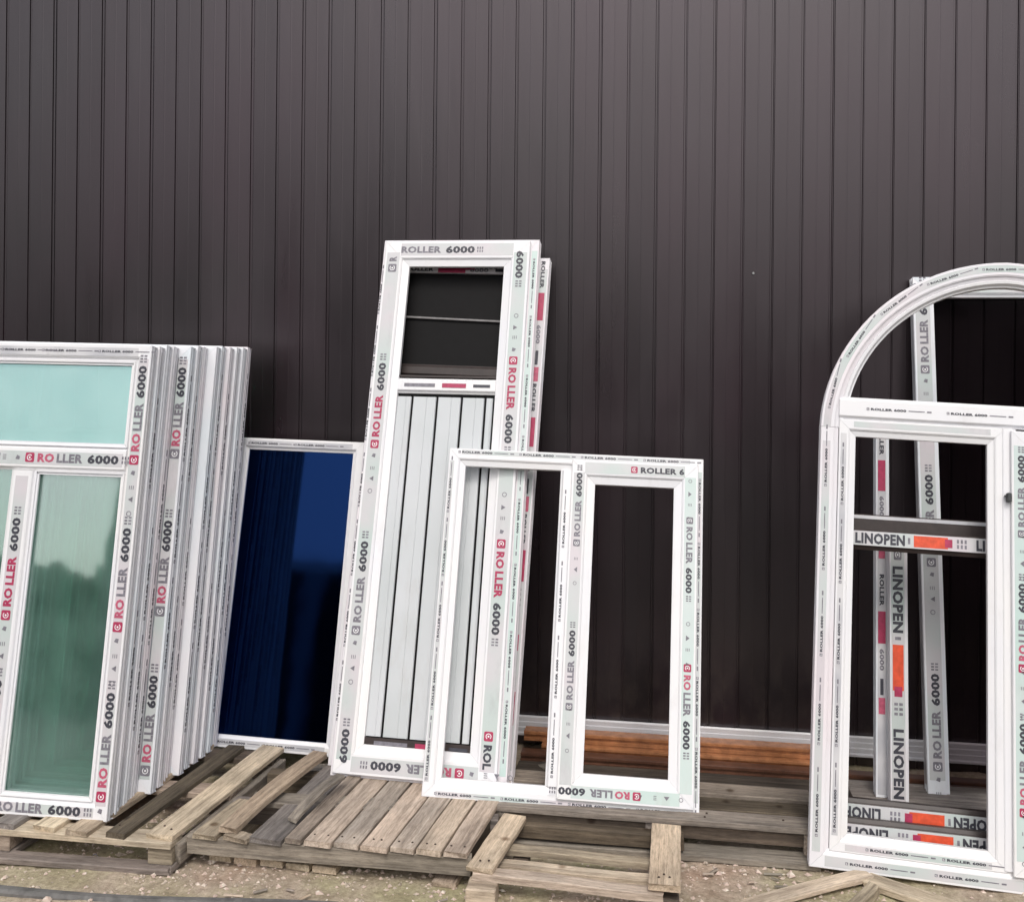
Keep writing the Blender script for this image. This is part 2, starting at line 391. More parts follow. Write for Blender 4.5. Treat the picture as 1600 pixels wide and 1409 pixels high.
# ------------------------------------------------------------ metal wall of narrow vertical panels
wall = empty('metal_wall', Matrix.Translation((-1.3, WY, 0)))
tag(wall, 'dark brown steel-clad wall of narrow vertical panels behind all the frames', 'wall')
PW = .1218; H0, H1 = .0, 5.2
pp = [(0, 0), (.050, 0), (.0515, -.0004), (.0545, -.0004), (.056, 0), (.104, 0), (.1065, .0), (.1085, .009), (.1150, .009), (.1172, -.002), (.1195, -.002), (.1212, 0)]
v = []; f = []
zs = [H0, .8, 1.6, 2.4, 3.2, 4.0, H1]
for z in zs: v += [(a-.1075, b*(.6 if b > 0 else .7), z) for a, b in pp]
n = len(pp)
for k in range(len(zs)-1):
    for i in range(n-1): f.append((k*n+i, k*n+i+1, (k+1)*n+i+1, (k+1)*n+i))
pm = bpy.data.meshes.new('panel'); pm.from_pydata(v, [], f); pm.materials.append(M['wall'])
x0w = -2.99469 + 1.3
for k in range(-34, 62):
    o = bpy.data.objects.new('panel', pm); C.objects.link(o); o.parent = wall
    o.location = (x0w + PW*k + random.uniform(-.0008, .0008), random.uniform(-.0012, .0012), 0)
    o.rotation_euler = (R(random.uniform(-.03, .03)), 0, R(random.uniform(-.5, .5)))
xa, xb = x0w-34*PW-.1, x0w+62*PW
box('light_stop_slab', wall, (xa, .02, 0), (xb, .14, H1-.01), M['iron'])  # unseen slab added behind the panels to stop light leaking
box('top_cap', wall, (xa-.02, -.03, H1), (xb+.02, .17, H1+.04), M['brown'])
def disc(name, parent, c, r, m, axis='y', h=.004, n=10):
    bm = bmesh.new(); bmesh.ops.create_cone(bm, segments=n, radius1=r, radius2=r*.7, depth=h, cap_ends=True)
    me = bpy.data.meshes.new(name); bm.to_mesh(me); bm.free(); o = link(name, me, m, parent); o.location = c
    if axis == 'y': o.rotation_euler = (R(90), 0, 0)
    return o
disc('screw_head', wall, (.347+1.3, -.004, 2.053), .006, M['chrome'])

# grey-white profile strip along the wall foot
fl = [(0, .125), (-.012, .128), (-.016, .122), (-.016, .104), (-.020, .101), (-.020, .082), (-.024, .079), (-.024, .060), (-.032, .056), (-.032, .048), (0, .048)]
xs_ = (-5.0, 4.0)
v = [(x, WY-.006+a, z) for x in xs_ for a, z in fl]; n = len(fl)
f = [(i, (i+1) % n, n+(i+1) % n, n+i) for i in range(n)] + [tuple(range(n)), tuple(range(2*n-1, n-1, -1))]
o = link('base_trim', mesh('base_trim', v, f), M['trim'])
tag(o, 'long grey-white ribbed plastic strip along the foot of the brown wall', 'trim')

# ------------------------------------------------------------ wood
def plank_mesh(name, L, W, T, warp=.004, chip=.006, seg=7, curve=0.0):
    """runs along +x from 0, centred in y, bottom at z = 0"""
    bm = bmesh.new(); rows = []
    s = random.uniform(0, 50)
    for k in range(seg+1):
        t = k/seg; x = L*t; e = chip if k in (0, seg) else 0
        dy = warp*noise.noise(Vector((t*2, s, 0))); dz = warp*.6*noise.noise(Vector((t*2, s, 7))) + curve*4*t*(1-t)
        dw = .0025*noise.noise(Vector((t*5, s, 3)))
        b = .003
        ring = [(-W/2, 0), (W/2, 0), (W/2, T-b), (W/2-b, T), (-W/2+b, T), (-W/2, T-b)]
        rows.append([bm.verts.new((x+random.uniform(-e, e), y*(1+dw/W*2)+dy, z+dz)) for y, z in ring])
    for k in range(seg):
        for i in range(6):
            j = (i+1) % 6; bm.faces.new((rows[k][i], rows[k][j], rows[k+1][j], rows[k+1][i]))
    bm.faces.new(rows[0][::-1]); bm.faces.new(rows[-1])
    bmesh.ops.recalc_face_normals(bm, faces=bm.faces)
    me = bpy.data.meshes.new(name); bm.to_mesh(me); bm.free(); return me
def plank(name, parent, p, q, W, T, m, z=None, tilt=0.0, **kw):
    """plank from p to q (x, y, z of its underside centre line)"""
    p, q = Vector(p), Vector(q); d = q-p
    o = link(name, plank_mesh(name, d.length, W, T, **kw), M[m], parent)
    o.location = p; o.rotation_euler = (tilt, -math.atan2(d.z, math.hypot(d.x, d.y)), math.atan2(d.y, d.x)); return o
def base(name, x, y, z=0): return empty(name, Matrix.Translation((x, y, z)))
def nails(root, pts, z):
    for x, y in pts: disc('nail_head', root, (x+random.uniform(-.008, .008), y, z+.0005), .0042, M['rust'], 'z', .003, 8)

# left pallet, under the stack of windows
bx, by = -1.60, 3.26
p1 = base('wooden_pallet', bx, by); tag(p1, 'weathered wooden pallet at left, under the tall stack of white windows', 'pallet')
tn = math.tan(.11)
front = [(-.047, .098, 'wood_new'), (-.195, .070, 'wood_dark'), (-.33, .085, 'wood'), (-.455, .085, 'wood_new'), (-.60, .085, 'wood_grey'), (-.74, .09, 'wood'), (-.88, .09, 'wood'), (-1.02, .08, 'wood_grey'), (-1.16, .09, 'wood')]
for i, (x, wd, m) in enumerate(front):
    y0_ = random.uniform(-.012, .006); L_ = .79
    if i == 0: y0_ = .01
    plank('plank', p1, (x, y0_, .102), (x+L_*tn, y0_+L_, .102), wd, .018, m)
plank('lead_board', p1, (-1.22, .035, .082), (.0, .035, .082), .09, .0195, 'wood_new')
plank('lead_board', p1, (-1.16, .42, .082), (.045, .42, .082), .09, .0195, 'wood')
plank('lead_board', p1, (-1.12, .74, .082), (.075, .74, .082), .09, .0195, 'wood_dark')
for j, yy in enumerate((.045, .42, .74)):
    for xx in (-1.16, -.62, -.04):
        x_ = xx + yy*tn
        box('block', p1, (x_-.05, yy-.04, .022), (x_+.035, yy+.04, .0815), M['wood'], .003)
for xx in (-1.16, -.62, -.04): plank('bottom_board', p1, (xx, .0, .002), (xx+.78*tn, .78, .002), .09, .0195, 'wood_grey')
plank('bottom_board', p1, (-.62, -.01, .003), (.0, .01, .003), .06, .018, 'wood_grey')
plank('side_board', p1, (.008, .03, .022), (.008+.74*tn, .77, .022), .028, .060, 'wood_grey')
nails(p1, [(-.03, .05), (-.06, .07), (-.2, .05)], .1205)

# middle pallet, close-boarded
bx, by = -1.56, 3.30
p2 = base('wooden_pallet', bx, by); tag(p2, 'close-boarded wooden pallet with a thick front beam, under the panelled door', 'pallet')
# boundaries measured along the front edge (metres right of the pallet corner)
tn2 = math.tan(.10)
tops = [(.262, .120, 'wood_grey', -.003), (.357, .062, 'wood', .004), (.440, .098, 'wood_new', .0), (.535, .086, 'wood_new', .0), (.630, .096, 'wood_new', .0), (.722, .084, 'wood_new', .0), (.809, .086, 'wood_new', .0), (.897, .082, 'wood_new', .0)]
for x, wd, m, dz in tops:
    y0_ = random.uniform(-.006, .006); L_ = .60
    plank('plank', p2, (x, y0_+x*.018, .102+dz), (x+L_*tn2, y0_+L_+x*.018, .102+dz), wd-.005, .018, m, warp=.002, chip=.003)
plank('plank', p2, (.055, .0, .102), (.095, .27, .102), .085, .018, 'wood')
plank('plank', p2, (.16, -.004, .100), (.17, .04, .100), .09, .018, 'wood')
plank('plank', p2, (.10, .30, .100), (.62, .33, .100), .09, .018, 'wood_grey')
plank('front_beam', p2, (-.012, .030, .047), (.945, .048, .040), .045, .0555, 'wood_grey', warp=.006)
plank('middle_beam', p2, (.03, .32, .02), (.985, .335, .02), .05, .0785, 'wood_grey')
plank('back_beam', p2, (.06, .575, .02), (1.0, .585, .02), .05, .080, 'wood_dark')
plank('side_beam', p2, (.918, .08, .015), (.97, .56, .015), .04, .084, 'wood_dark')
for k in range(5):
    x = .085+.092*k; plank('bottom_board', p2, (x, .060-.004*k, .0), (x+.05, .57, .0), .080, .022, 'wood_new', chip=.004)
plank('bottom_board', p2, (.86, .03, -.005), (.92, .57, -.005), .08, .019, 'wood')
nails(p2, [(x+dx, .055) for x, *_ in tops[1:] for dx in (-.018, .02)], .1205)
# loose boards on it
o = plank('loose_board', None, (-1.43, 3.315, .121), (-1.33, 3.95, .134), .066, .020, 'wood', curve=.012); tag(o, 'long bowed grey board lying loose between the two left pallets', 'board')
o = plank('loose_batten', None, (-1.245, 3.42, .125), (-1.165, 3.70, .165), .040, .012, 'wood_grey', curve=.018); tag(o, 'short curled grey slat sticking up from the middle pallet, below the blue pane', 'slat')
o = plank('loose_board', None, (-1.45, 3.98, .02), (-1.02, 4.01, .03), .10, .05, 'wood_grey'); tag(o, 'short grey board in the gap behind the middle pallet, below the blue window', 'board')

# right front broken pallet
p3 = base('broken_pallet', -.60, 3.28); tag(p3, 'broken pallet skeleton of a few bare boards, in front of the two-part frame', 'pallet')
plank('plank', p3, (.022, .0, .078), (.080, .38, .080), .086, .018, 'wood_new')
plank('front_board', p3, (-.005, .022, .054), (.60, .002, .050), .052, .023, 'wood_new', warp=.012, chip=.012)
plank('plank', p3, (.60, -.02, .078), (.605, .39, .078), .098, .024, 'wood_new')
plank('cross_board', p3, (.04, .125, .036), (.60, .118, .034), .050, .018, 'wood_new', warp=.008)
plank('cross_board', p3, (.03, .215, .045), (.62, .205, .043), .042, .022, 'wood', warp=.006)
plank('back_board', p3, (.0, .385, .03), (.66, .38, .03), .05, .045, 'wood_dark')  # dark colour stands for the shaded hollow here
box('block', p3, (-.012, -.055, -.01), (.082, .030, .053), M['wood_new'], .004)
box('block', p3, (.10, .10, .0), (.155, .24, .038), M['wood_dark'], .004)
box('block', p3, (.555, -.005, .0), (.645, .06, .047), M['wood_dark'], .004)
box('block', p3, (.56, .33, .0), (.65, .40, .029), M['wood_dark'], .004)
nails(p3, [(.02, .03), (.045, .035), (.585, .02), (.615, .025), (.6, .04)], .1025)

# pallet with boards parallel to the wall
p4 = base('wooden_pallet', -.60, 3.68); tag(p4, 'grey pallet with boards parallel to the wall, between the two-part frame and arched window', 'pallet')
plank('deck_board', p4, (-.0, .045, .098), (1.12, .05, .096), .092, .020, 'wood_grey', warp=.003)
plank('deck_board', p4, (.0, .17, .092), (1.10, .17, .092), .095, .018, 'wood_dark', warp=.004)
plank('deck_board', p4, (.0, .285, .097), (1.12, .285, .097), .10, .018, 'wood_grey', warp=.004)
for x in (.03, .56, 1.09): plank('stringer', p4, (x, .01, .022), (x+.01, .33, .022), .05, .070, 'wood_grey')
plank('front_board', p4, (.02, .025, .050), (1.08, .028, .046), .022, .044, 'wood_dark', warp=.003)  # coloured dark for the shade below the two-part frame
plank('bottom_board', p4, (.0, -.01, .0), (1.11, .0, .0), .09, .020, 'wood_grey', warp=.004)
plank('bottom_board', p4, (.0, .28, .0), (1.10, .28, .0), .09, .020, 'wood_grey')
plank('deck_board', p4, (.0, .385, .060), (1.12, .385, .060), .09, .018, 'wood_dark', warp=.004)
nails(p4, [(.73, .03), (.75, .06), (1.0, .05)], .119)

# planks and boards under and around the arched window
# splinters and offcuts on the sand
for k in range(26):
    x = random.uniform(-1.7, .9); y = random.uniform(3.12, 3.26) if k % 2 else random.uniform(3.3, 3.6); 
    if k % 2 == 0: x = random.uniform(.1, .5)
    L_ = random.uniform(.02, .07); a = random.uniform(-1.2, 1.2)
    o = plank('wood_chip', None, (x, y, .004), (x+L_*math.cos(a), y+L_*math.sin(a)*.5, .006), random.uniform(.004, .012), .004, random.choice(('wood_new', 'wood', 'wood_grey')), seg=2, chip=.002, warp=.001)
    tag(o, 'small wood chip lying on the sandy ground', 'wood chip', 'wood chips scattered on the sand')
o = plank('loose_plank', None, (.20, 3.325, -.006), (.66, 3.60, .012), .062, .014, 'wood_new', curve=.006); tag(o, 'thin tan plank on the ground, its end under the arched window corner', 'plank')
o = plank('loose_plank', None, (.655, 3.575, .004), (1.05, 3.30, .02), .075, .020, 'wood_new'); tag(o, 'tan plank at the bottom right, slanting out from under the arched window', 'plank')
o = plank('loose_plank', None, (.56, 3.36, -.004), (.66, 3.50, .012), .04, .03, 'wood'); tag(o, 'short stub of wood between the two tan planks at the bottom right', 'plank')
o = plank('bearer_board', None, (.55, 3.80, -.005), (1.95, 3.81, -.005), .19, .076, 'wood_dark', warp=.003); tag(o, 'dark board under the brown frames, seen through the arched window', 'board')
o = plank('bearer_board', None, (.56, 3.845, .0715), (1.6, 3.85, .0715), .10, .037, 'wood_dark', warp=.001); tag(o, 'thin dark board lying on the one under the brown frames, inside the arched window', 'board')
o = plank('bearer_board', None, (.70, 4.16, -.005), (2.1, 4.17, -.005), .24, .062, 'wood_grey', warp=.003); tag(o, 'brownish board under the upright white frames, deep behind the arched window', 'board')

o = plank('bearer_board', None, (-.60, 4.235, -.004), (.70, 4.24, -.004), .20, .026, 'wood_dark', warp=.002); tag(o, 'dark board flat on the ground between the grey pallet and the copper profiles', 'board')
# laminated profiles lying along the wall
def profile_bar(label, x0, x1, y, z, hgt, dep, m, tilt=0.0):
    pr = [(0, 0), (-dep, 0), (-dep, hgt*.30), (-dep+.006, hgt*.36), (-dep+.004, hgt*.62), (-dep-.004, hgt*.70), (-dep-.004, hgt*.95), (-dep+.004, hgt), (0, hgt)]
    n = len(pr); v = [(x, y+a, z+b+(tilt if x == x1 else 0)) for x in (x0, x1) for a, b in pr]
    f = [(i, (i+1) % n, n+(i+1) % n, n+i) for i in range(n)] + [tuple(range(n)), tuple(range(2*n-1, n-1, -1))]
    o = link('plastic_profile', mesh('plastic_profile', v, f), M[m]); tag(o, label, 'profile', 'laminated profiles lying along the wall'); return o
profile_bar('topmost copper brown plastic profile lying along the wall foot, just under the white strip', -.60, .74, 4.535, .052, .040, .06, 'copper')
profile_bar('lower copper brown plastic profile lying under the topmost one at the wall foot', -.52, .70, 4.50, .012, .038, .055, 'copper')
profile_bar('dark walnut profile lying on the ground in front of the copper ones', -.60, 1.9, 4.43, -.004, .040, .05, 'copper_dark')
o = plank('loose_batten', None, (-.52, 4.34, .0), (-.36, 4.12, .05), .05, .015, 'wood_grey'); tag(o, 'small grey slat slanting in the dark beside the panelled door, through the left opening', 'slat')

# dark iron strip at the bottom left
v = []; sg = 24
for k in range(sg+1):
    t = k/sg; x = -2.5+1.50*t; y = 3.060+.10*t*t*.9; z = -.002+.004*math.sin(t*9)
    for a, b in ((-.022, -.02), (.022, -.02), (.022, .006), (.010, .014), (-.010, .014), (-.022, .006)): v.append((x, y+a, z+b))
f = [(k*6+i, k*6+(i+1) % 6, (k+1)*6+(i+1) % 6, (k+1)*6+i) for k in range(sg) for i in range(6)] + [tuple(range(6)), tuple(range(sg*6, sg*6+6))]
o = link('iron_strip', mesh('iron_strip', v, f), M['strip']); tag(o, 'grey iron strip half buried in the sand at the bottom left', 'strip')

# ------------------------------------------------------------ window stack, left
def side_prints(st, W, Ht, y):  # prints on the outer right side face
    pass
GS = 'white windows stacked on the left pallet'
labels = ['foremost window of the left stack, with aqua upper pane and green glass',
          'second window of the left stack, right behind the foremost one',
          'third window of the left stack, midway between the foremost and the lettered one',
          'fourth window of the left stack, its edge set back just before the lettered one',
          'lettered window of the left stack, sticking out to the right with its stile face showing',
          'window directly behind the lettered one that sticks out of the left stack',
          'second window behind the lettered one of the left stack, seventh in all',
          'eighth window of the left stack, sticking out a little past the seventh',
          'ninth window of the left stack, fifth counted from the back',
          'tenth window of the left stack, fourth counted from the back',
          'third window from the back of the left stack',
          'second window from the back of the left stack',
          'rearmost window of the left stack, next to the blue window']
N = 13
jit = [0, -.006, -.013, -.022, .016, .009, .0, .022, .013, .015, .013, .009, 0]
for i in range(N):
    X = -2.870 + .0056*i + jit[i]; Y = 3.310 + .0585*i
    lb = labels[i]
    rw = frame_root('window', X, Y, .1215, .025-.0004*i, .17, -.0085-.0004*i + random.uniform(-.001, .001))
    tag(rw, lb, 'window', GS)
    Ht = 1.635 + (random.uniform(-.004, .004) if i else 0); rect = (0, 0, 1.0, Ht)
    mw = M['white'] if i == 0 else M['stack'] if i % 3 else M['pink']
    T = .051
    pk = prof_stack(.060, T); pf = prof_stack(.060, T, .08); d = {q: member('stile' if q in 'LR' else 'rail', rw, q, rect, pk if q in 'LR' else pf, mw) for q in 'LRBT'}
    tr = member('transom', rw, 'B', (.060, 1.172, .940, 1.262), bar(.090, T), mw, (0, 0))
    mu = member('mullion', rw, 'L', (.505, .061, .600, 1.171), bar(.095, T), mw, (0, 0))
    if i < 7:
        ga = M['glass_aqua'] if i == 0 else M['glass_in']
        gl = M['glass'] if i == 0 else M['glass_in']
        box('pane', rw, (.052, .022, 1.256), (.948, .026, Ht-.052), ga)
        box('pane', rw, (.594, .022, .052), (.948, .026, 1.178), gl)
        box('pane', rw, (.052, .022, .052), (.511, .026, 1.178), gl)
        # glazing beads round the lower right pane
        rect_frame(rw, (.600, .060, .940, 1.172), .014, .010, .010, mw, names=('glazing_bead', 'glazing_bead'), bead=.004, step=.006)
        rect_frame(rw, (.060, 1.262, .940, Ht-.060), .014, .010, .010, mw, names=('glazing_bead', 'glazing_bead'), bead=.004, step=.006)
    if i in (0, 4):
        fm = M['film'] if i else M['film_mint']
        film(d['R'], 'R', rect, .008, .046, 0, M['film'])
        for z in (.06, .62, 1.20): stamp(d['R'], 'side' if i else 'main', .973, z+.02, 90, -.0003)
    if i == 0:
        film(d['B'], 'B', rect, .010, .042, 0, M['film']); film(d['T'], 'T', rect, .010, .042, 0, M['film_grey'])
        for x in (.08, .565): stamp(d['B'], 'dark', x, .027, 0, -.0003)
        for x in (.25, .58, .80): stamp(d['T'], 'small', x, Ht-.024, 0, -.0003)
        stamp(d['T'], 'small', .42, Ht-.024, 0, -.0003)
        film(tr, 'B', (.05, 1.172, .95, 1.262), .020, .068, 0, M['film'], .02)
        for x in (.08, .575): stamp(tr, 'main', x, 1.217, 0, -.0003)
        film(mu, 'L', (.505, .06, .60, 1.17), .024, .072, 0, M['film'], .02)
        stamp(mu, 'red', .552, .66, 90, -.0003); stamp(mu, 'dark', .552, .10, 90, -.0003)
    # dark strip painting shade between frames, and small print on the right side
    box('gap_shade', rw, (.9895, .033, .012), (.9915, .0405, Ht-.012), M['gap'] if i % 3 else M['inkgrey'])
    if i:
        for k in range(4):
            z = .06 + .38*k + .10*((i*7) % 4)
            if z + .34 > Ht or (i*5+k*3) % 4 == 0: continue
            o = link('lettering', U['small'], None, d['R'])
            o.matrix_local = Matrix(((0, 0, 1, 1.0012), (0, -1.5, 0, .0225), (1.5, 0, 0, z), (0, 0, 0, 1)))
    if i in (1, 5, 8, 10): box('side_film', rw, (.9995, .0165, .02), (1.0005, .0245, Ht-.02), M['film_grey'])

# ------------------------------------------------------------ blue window
rb = frame_root('window', -1.872, 4.088, .09, -.0084, .2255, -.0156)
tag(rb, 'white window with dark blue mirror glass, between the left stack and panelled door', 'window')
rect = (0, 0, .565, 1.268)
d = rect_frame(rb, rect, .048, .055, 0, M['white'])
box('pane', rb, (.040, .020, .040), (.525, .026, 1.228), M['glass_blue'])
box('backing', rb, (.042, .040, .042), (.523, .044, 1.226), M['gap'])
for s, z in (('B', .022), ('T', 1.246)):
    film(d[s], s, rect, .010, .034, 0, M['film_grey'])
    for x in (.04, .25): stamp(d[s], 'small', x+.01, z, 0, -.0003)

# ------------------------------------------------------------ panelled door and the narrow frame behind it
rd = frame_root('door', -1.247, 3.816, .121, -.0356, .28, -.0036)
tag(rd, 'tall narrow white door leaf with vertical grey panels and an open top light', 'door')
W, Ht = .675, 2.148
rect = (0, 0, W, Ht)
do = rect_frame(rd, rect, .060, .050, .008, M['pink'], names=('frame_stile', 'frame_rail'))
rs = (.014, .012, .640, 2.135)
ds = rect_frame(rd, rs, .108, .044, -.012, M['white'], names=('sash_stile', 'sash_rail'), bead=.030, step=.014)
yf = -.012
for s in 'LR': film(ds[s], s, rs, .010, .066, yf, M['film'])
for s in 'BT': film(ds[s], s, rs, .010, .064, yf, M['film'], .07)
ul = .014+.038; ur = .640-.040
for z, un in ((.529, 'dark'), (1.258, 'red')): stamp(ds['L'], un, ul, z, 90, yf-.0003)

u = Unit(); u.txt('6000', 0, .12, .030, 'ink', .03); hatch(u, .13, .03); U['num'] = u.build()
u = Unit(); u.logo(0, .034, 'crimson'); u.txt('ROL', .03, .085, .03, 'ink'); U['rol'] = u.build()
u = Unit(); u.logo(0, .036, 'inkgrey'); u.txt('R', .03, .022, .03, 'inkgrey'); U['lr'] = u.build()
stamp(ds['L'], 'num', ul, .05, 90, yf-.0003); stamp(ds['L'], 'lr', ul, 2.015, 90, yf-.0003)
for z in (1.617, .885): stamp(ds['R'], 'red', ur, z, 270, yf-.0003)
stamp(ds['R'], 'rol', ur, .185, 270, yf-.0003); stamp(ds['R'], 'num', ur, 2.09, 270, yf-.0003)
u = Unit(); u.txt('ROLLER', 0, .175, .028, 'inkgrey'); u.txt('6000', .195, .125, .030, 'ink', .03); hatch(u, .33, .028); U['word'] = u.build()
stamp(ds['T'], 'word', .085, 2.097, 0, yf-.0003)
stamp(ds['B'], 'main', .50, .050, 180, yf-.0003)
film(do['R'], 'R', rect, .006, .030, .008, M['film_mint'])
for k in range(8): stamp(do['R'], 'small', W-.018, 2.06-.25*k, 270, .0077)
for k in range(7): stamp(do['L'], 'small', .006, .2+.27*k, 90, .0077)
# middle rail, panel boards, dark reveals
member('middle_rail', rd, 'B', (.122, 1.478, .532, 1.540), bar(.062, .05, -.002), M['white'], (0, 0))
mr = box('reveal_strip', rd, (.124, .004, 1.545), (.531, .034, 1.553), M['brown'])
u = Unit(); u.rect(0, -.007, .13, .007, 'inkgrey'); u.rect(.16, -.009, .26, .009, 'crimson'); u.rect(.29, -.006, .36, .006, 'ink'); U['bars'] = u.build()
stamp(rd, 'bars', .15, 1.510, 0, -.0025).name = 'lettering'
edges = [.1225, .190, .295, .398, .496, .5315]
for a, b in zip(edges[:-1], edges[1:]):
    pr = [(0, .004), (.0, .002), (.003, 0), ((b-a)*.52, 0), ((b-a)*.52+.002, .0018), ((b-a)*.52+.004, 0), (b-a-.012, 0), (b-a-.0095, .003), (b-a-.0095, .010), (0, .010)]
    v = [(a+uu, .012+dd, z) for z in (.150, 1.464) for uu, dd in pr]; n = len(pr)
    f = [(i, (i+1) % n, n+(i+1) % n, n+i) for i in range(n)] + [tuple(range(n)), tuple(range(2*n-1, n-1, -1))]
    link('slat', mesh('slat', v, f), M['slat'], rd)
box('panel_backing', rd, (.121, .024, .122), (.534, .032, 1.476), M['gap'])
box('bottom_strip', rd, (.122, .006, .121), (.533, .023, .146), M['brown'])
stamp(rd, 'bars', .16, .128, 0, .0055)

re_ = frame_root('window', -1.283, 3.905, .1215, -.0267, .268, -.022)
tag(re_, 'narrow frame with crimson-marked film standing just behind the panelled door', 'window frame')
We, He = .720, 2.075; rect = (0, 0, We, He)
de = rect_frame(re_, rect, .070, .055, 0, M['pink'])
U['crim'] = None
u = Unit(); u.txt('ROLLER', 0, .12, .016, 'ink', .03); u.rect(.14, -.014, .26, .014, 'crimson'); u.txt('6000', .28, .08, .016, 'inkgrey', .03); u.rect(.39, -.006, .45, .006, 'ink'); u.rect(.46, -.012, .52, .012, 'pinkred'); U['crim'] = u.build()
film(de['R'], 'R', rect, .006, .046, 0, M['film']); film(de['T'], 'T', rect, .006, .050, 0, M['film'])
for k in range(4): stamp(de['R'], 'crim', We-.026, 2.06-.53*k, 270, -.0003)
for k in range(3): stamp(de['L'], 'crim', .03, .25+.60*k, 90, -.0003)
stamp(de['T'], 'crim', .14, He-.046, 0, -.0003)
stamp(de['T'], 'crim', .10, He-.060, 0, -.0003)
o = box('thin_bar', re_, (-.287, -.004, -.006), (.287, .006, .003), M['film_dim'], .002); o.location = (.36, .016, 1.80); o.rotation_euler = (0, R(1.3), 0)
box('pane', re_, (.062, .026, 1.595), (.658, .031, 2.014), M['gap'])

member('thin_bar', re_, 'B', (.071, 1.545, .649, 1.600), bar(.055, .03, .01), M['brown'], (0, 0))

# ------------------------------------------------------------ two-part frame
rf = frame_root('window', -.865, 3.697, .1215, .050, .296, -.026)
tag(rf, 'two-part white frame, open left half and sash on the right, leaning on the door', 'window frame')
W, Ht = .984, 1.268; rect = (0, 0, W, Ht)
d = rect_frame(rf, rect, .066, .052, 0, M['white'], bead=.022)
mu = member('mullion', rf, 'L', (.440, .066, .506, Ht-.066), bar(.066, .052), M['white'], (0, 0))
for s in 'LRTB':
    film(d[s], s, rect, .005, .022, 0, M['film'])
for k in range(5):
    stamp(d['L'], 'small', .013, .06+.24*k, 90, -.0003); stamp(d['R'], 'small', W-.013, Ht-.08-.24*k, 270, -.0003)
for k in range(4):
    stamp(d['T'], 'small', .04+.24*k, Ht-.014, 0, -.0003); stamp(d['B'], 'small', .05+.24*k, .014, 0, -.0003)
    stamp(mu, 'small', .463, .10+.27*k, 90, -.0003)
rs = (.484, .028, .964, 1.242); yf = -.016
d = rect_frame(rf, rs, .090, .050, yf, M['white'], names=('sash_stile', 'sash_rail'), bead=.030, step=.014)
for s, m in (('L', 'film'), ('R', 'film_mint'), ('T', 'film'), ('B', 'film_mint')): film(d[s], s, rs, .008, .050, yf, M[m])
stamp(d['L'], 'sash', .484+.030, .34, 90, yf-.0003); stamp(d['L'], 'sash', .484+.030, .925, 90, yf-.0003)
stamp(d['R'], 'sash', .964-.030, 1.03, 270, yf-.0003); stamp(d['R'], 'sashred', .964-.030, .50, 270, yf-.0003)
u = Unit(); u.logo(0, .025, 'crimson'); u.txt('ROLLER 6', .024, .165, .022, 'ink'); U['cut'] = u.build(); stamp(d['T'], 'cut', .722, 1.242-.030, 0, yf-.0003)
stamp(d['B'], 'sashred', .765, .028+.030, 180, yf-.0003)

# ------------------------------------------------------------ arched window
rg = frame_root('arched_window', .473, 3.611, .024, -.023, .20, -.0395)
tag(rg, 'large white arched window with two lower lights, standing at the right edge', 'window')
W = 1.257; spr = 1.468; rad = W/2; cxx = W/2
pa = prof(.062, .056, 0, .012, .012)
def arch(name, parent, r_out, pr, m, z0, n=48):
    v = []; k = len(pr)
    for i in range(n+1):
        a = math.pi*(1 - i/n); sq = .0085*abs(math.sin(2*a))
        for uu, dd in pr: v.append((cxx+(r_out-sq-uu)*math.cos(a), dd, z0+(r_out-sq-uu)*math.sin(a)))
    f = [(i*k+j, i*k+(j+1) % k, (i+1)*k+(j+1) % k, (i+1)*k+j) for i in range(n) for j in range(k)] + [tuple(range(k)), tuple(n*k+j for j in range(k))]
    return link(name, mesh(name, v, f), m, parent)
st = {}
g_ = (0, 0, W, spr+.0)
st['L'] = member('stile', rg, 'L', g_, pa, M['pink'], (1, 0)); st['R'] = member('stile', rg, 'R', g_, pa, M['pink'], (1, 0)); st['B'] = member('rail', rg, 'B', g_, pa, M['white'], (1, 1))
ar = arch('arch', rg, rad, pa, M['pink'], spr+.001)
arch('arch_bead', rg, rad-.0625, [(0, .012), (.003, .008), (.012, .010), (.019, .022), (.024, .024), (.024, .050), (0, .050)], M['white'], spr+.001)
tr = member('transom', rg, 'B', (.0625, 1.500, W-.0625, 1.580), bar(.080, .052), M['white'], (0, 0))
mu = member('mullion', rg, 'L', (.600, .063, .656, 1.499), bar(.056, .052), M['white'], (0, 0))
# film band following the arch
v = []; f = []; n = 48
for i in range(n+1):
    a = math.pi*(1 - i/n)
    sq = .0085*abs(math.sin(2*a))
    for r_ in (rad-sq-.008, rad-sq-.034): v.append((cxx+r_*math.cos(a), -.0007, spr+r_*math.sin(a)))
for i in range(n): f.append((2*i, 2*i+1, 2*i+3, 2*i+2))
link('protective_film', mesh('film', v, f), M['film'], ar)
for k in range(9):
    a = math.pi*(1-(k+.35)/9.5); rr = rad-.021-.0085*abs(math.sin(2*a))
    stamp(ar, 'small', cxx+rr*math.cos(a), spr+rr*math.sin(a), math.degrees(a)-90-5, -.0003).scale = (.85, 1, 1)
film(st['L'], 'L', g_, .008, .034, 0, M['film']); film(st['B'], 'B', g_, .008, .040, 0, M['film'])
for k in range(5): stamp(st['L'], 'small', .021, .1+.29*k, 90, -.0003)
for k in range(4): stamp(st['B'], 'small', .12+.28*k, .024, 0, -.0003)
for k in range(4): stamp(tr, 'small', .16+.27*k, 1.540, 0, -.0003)
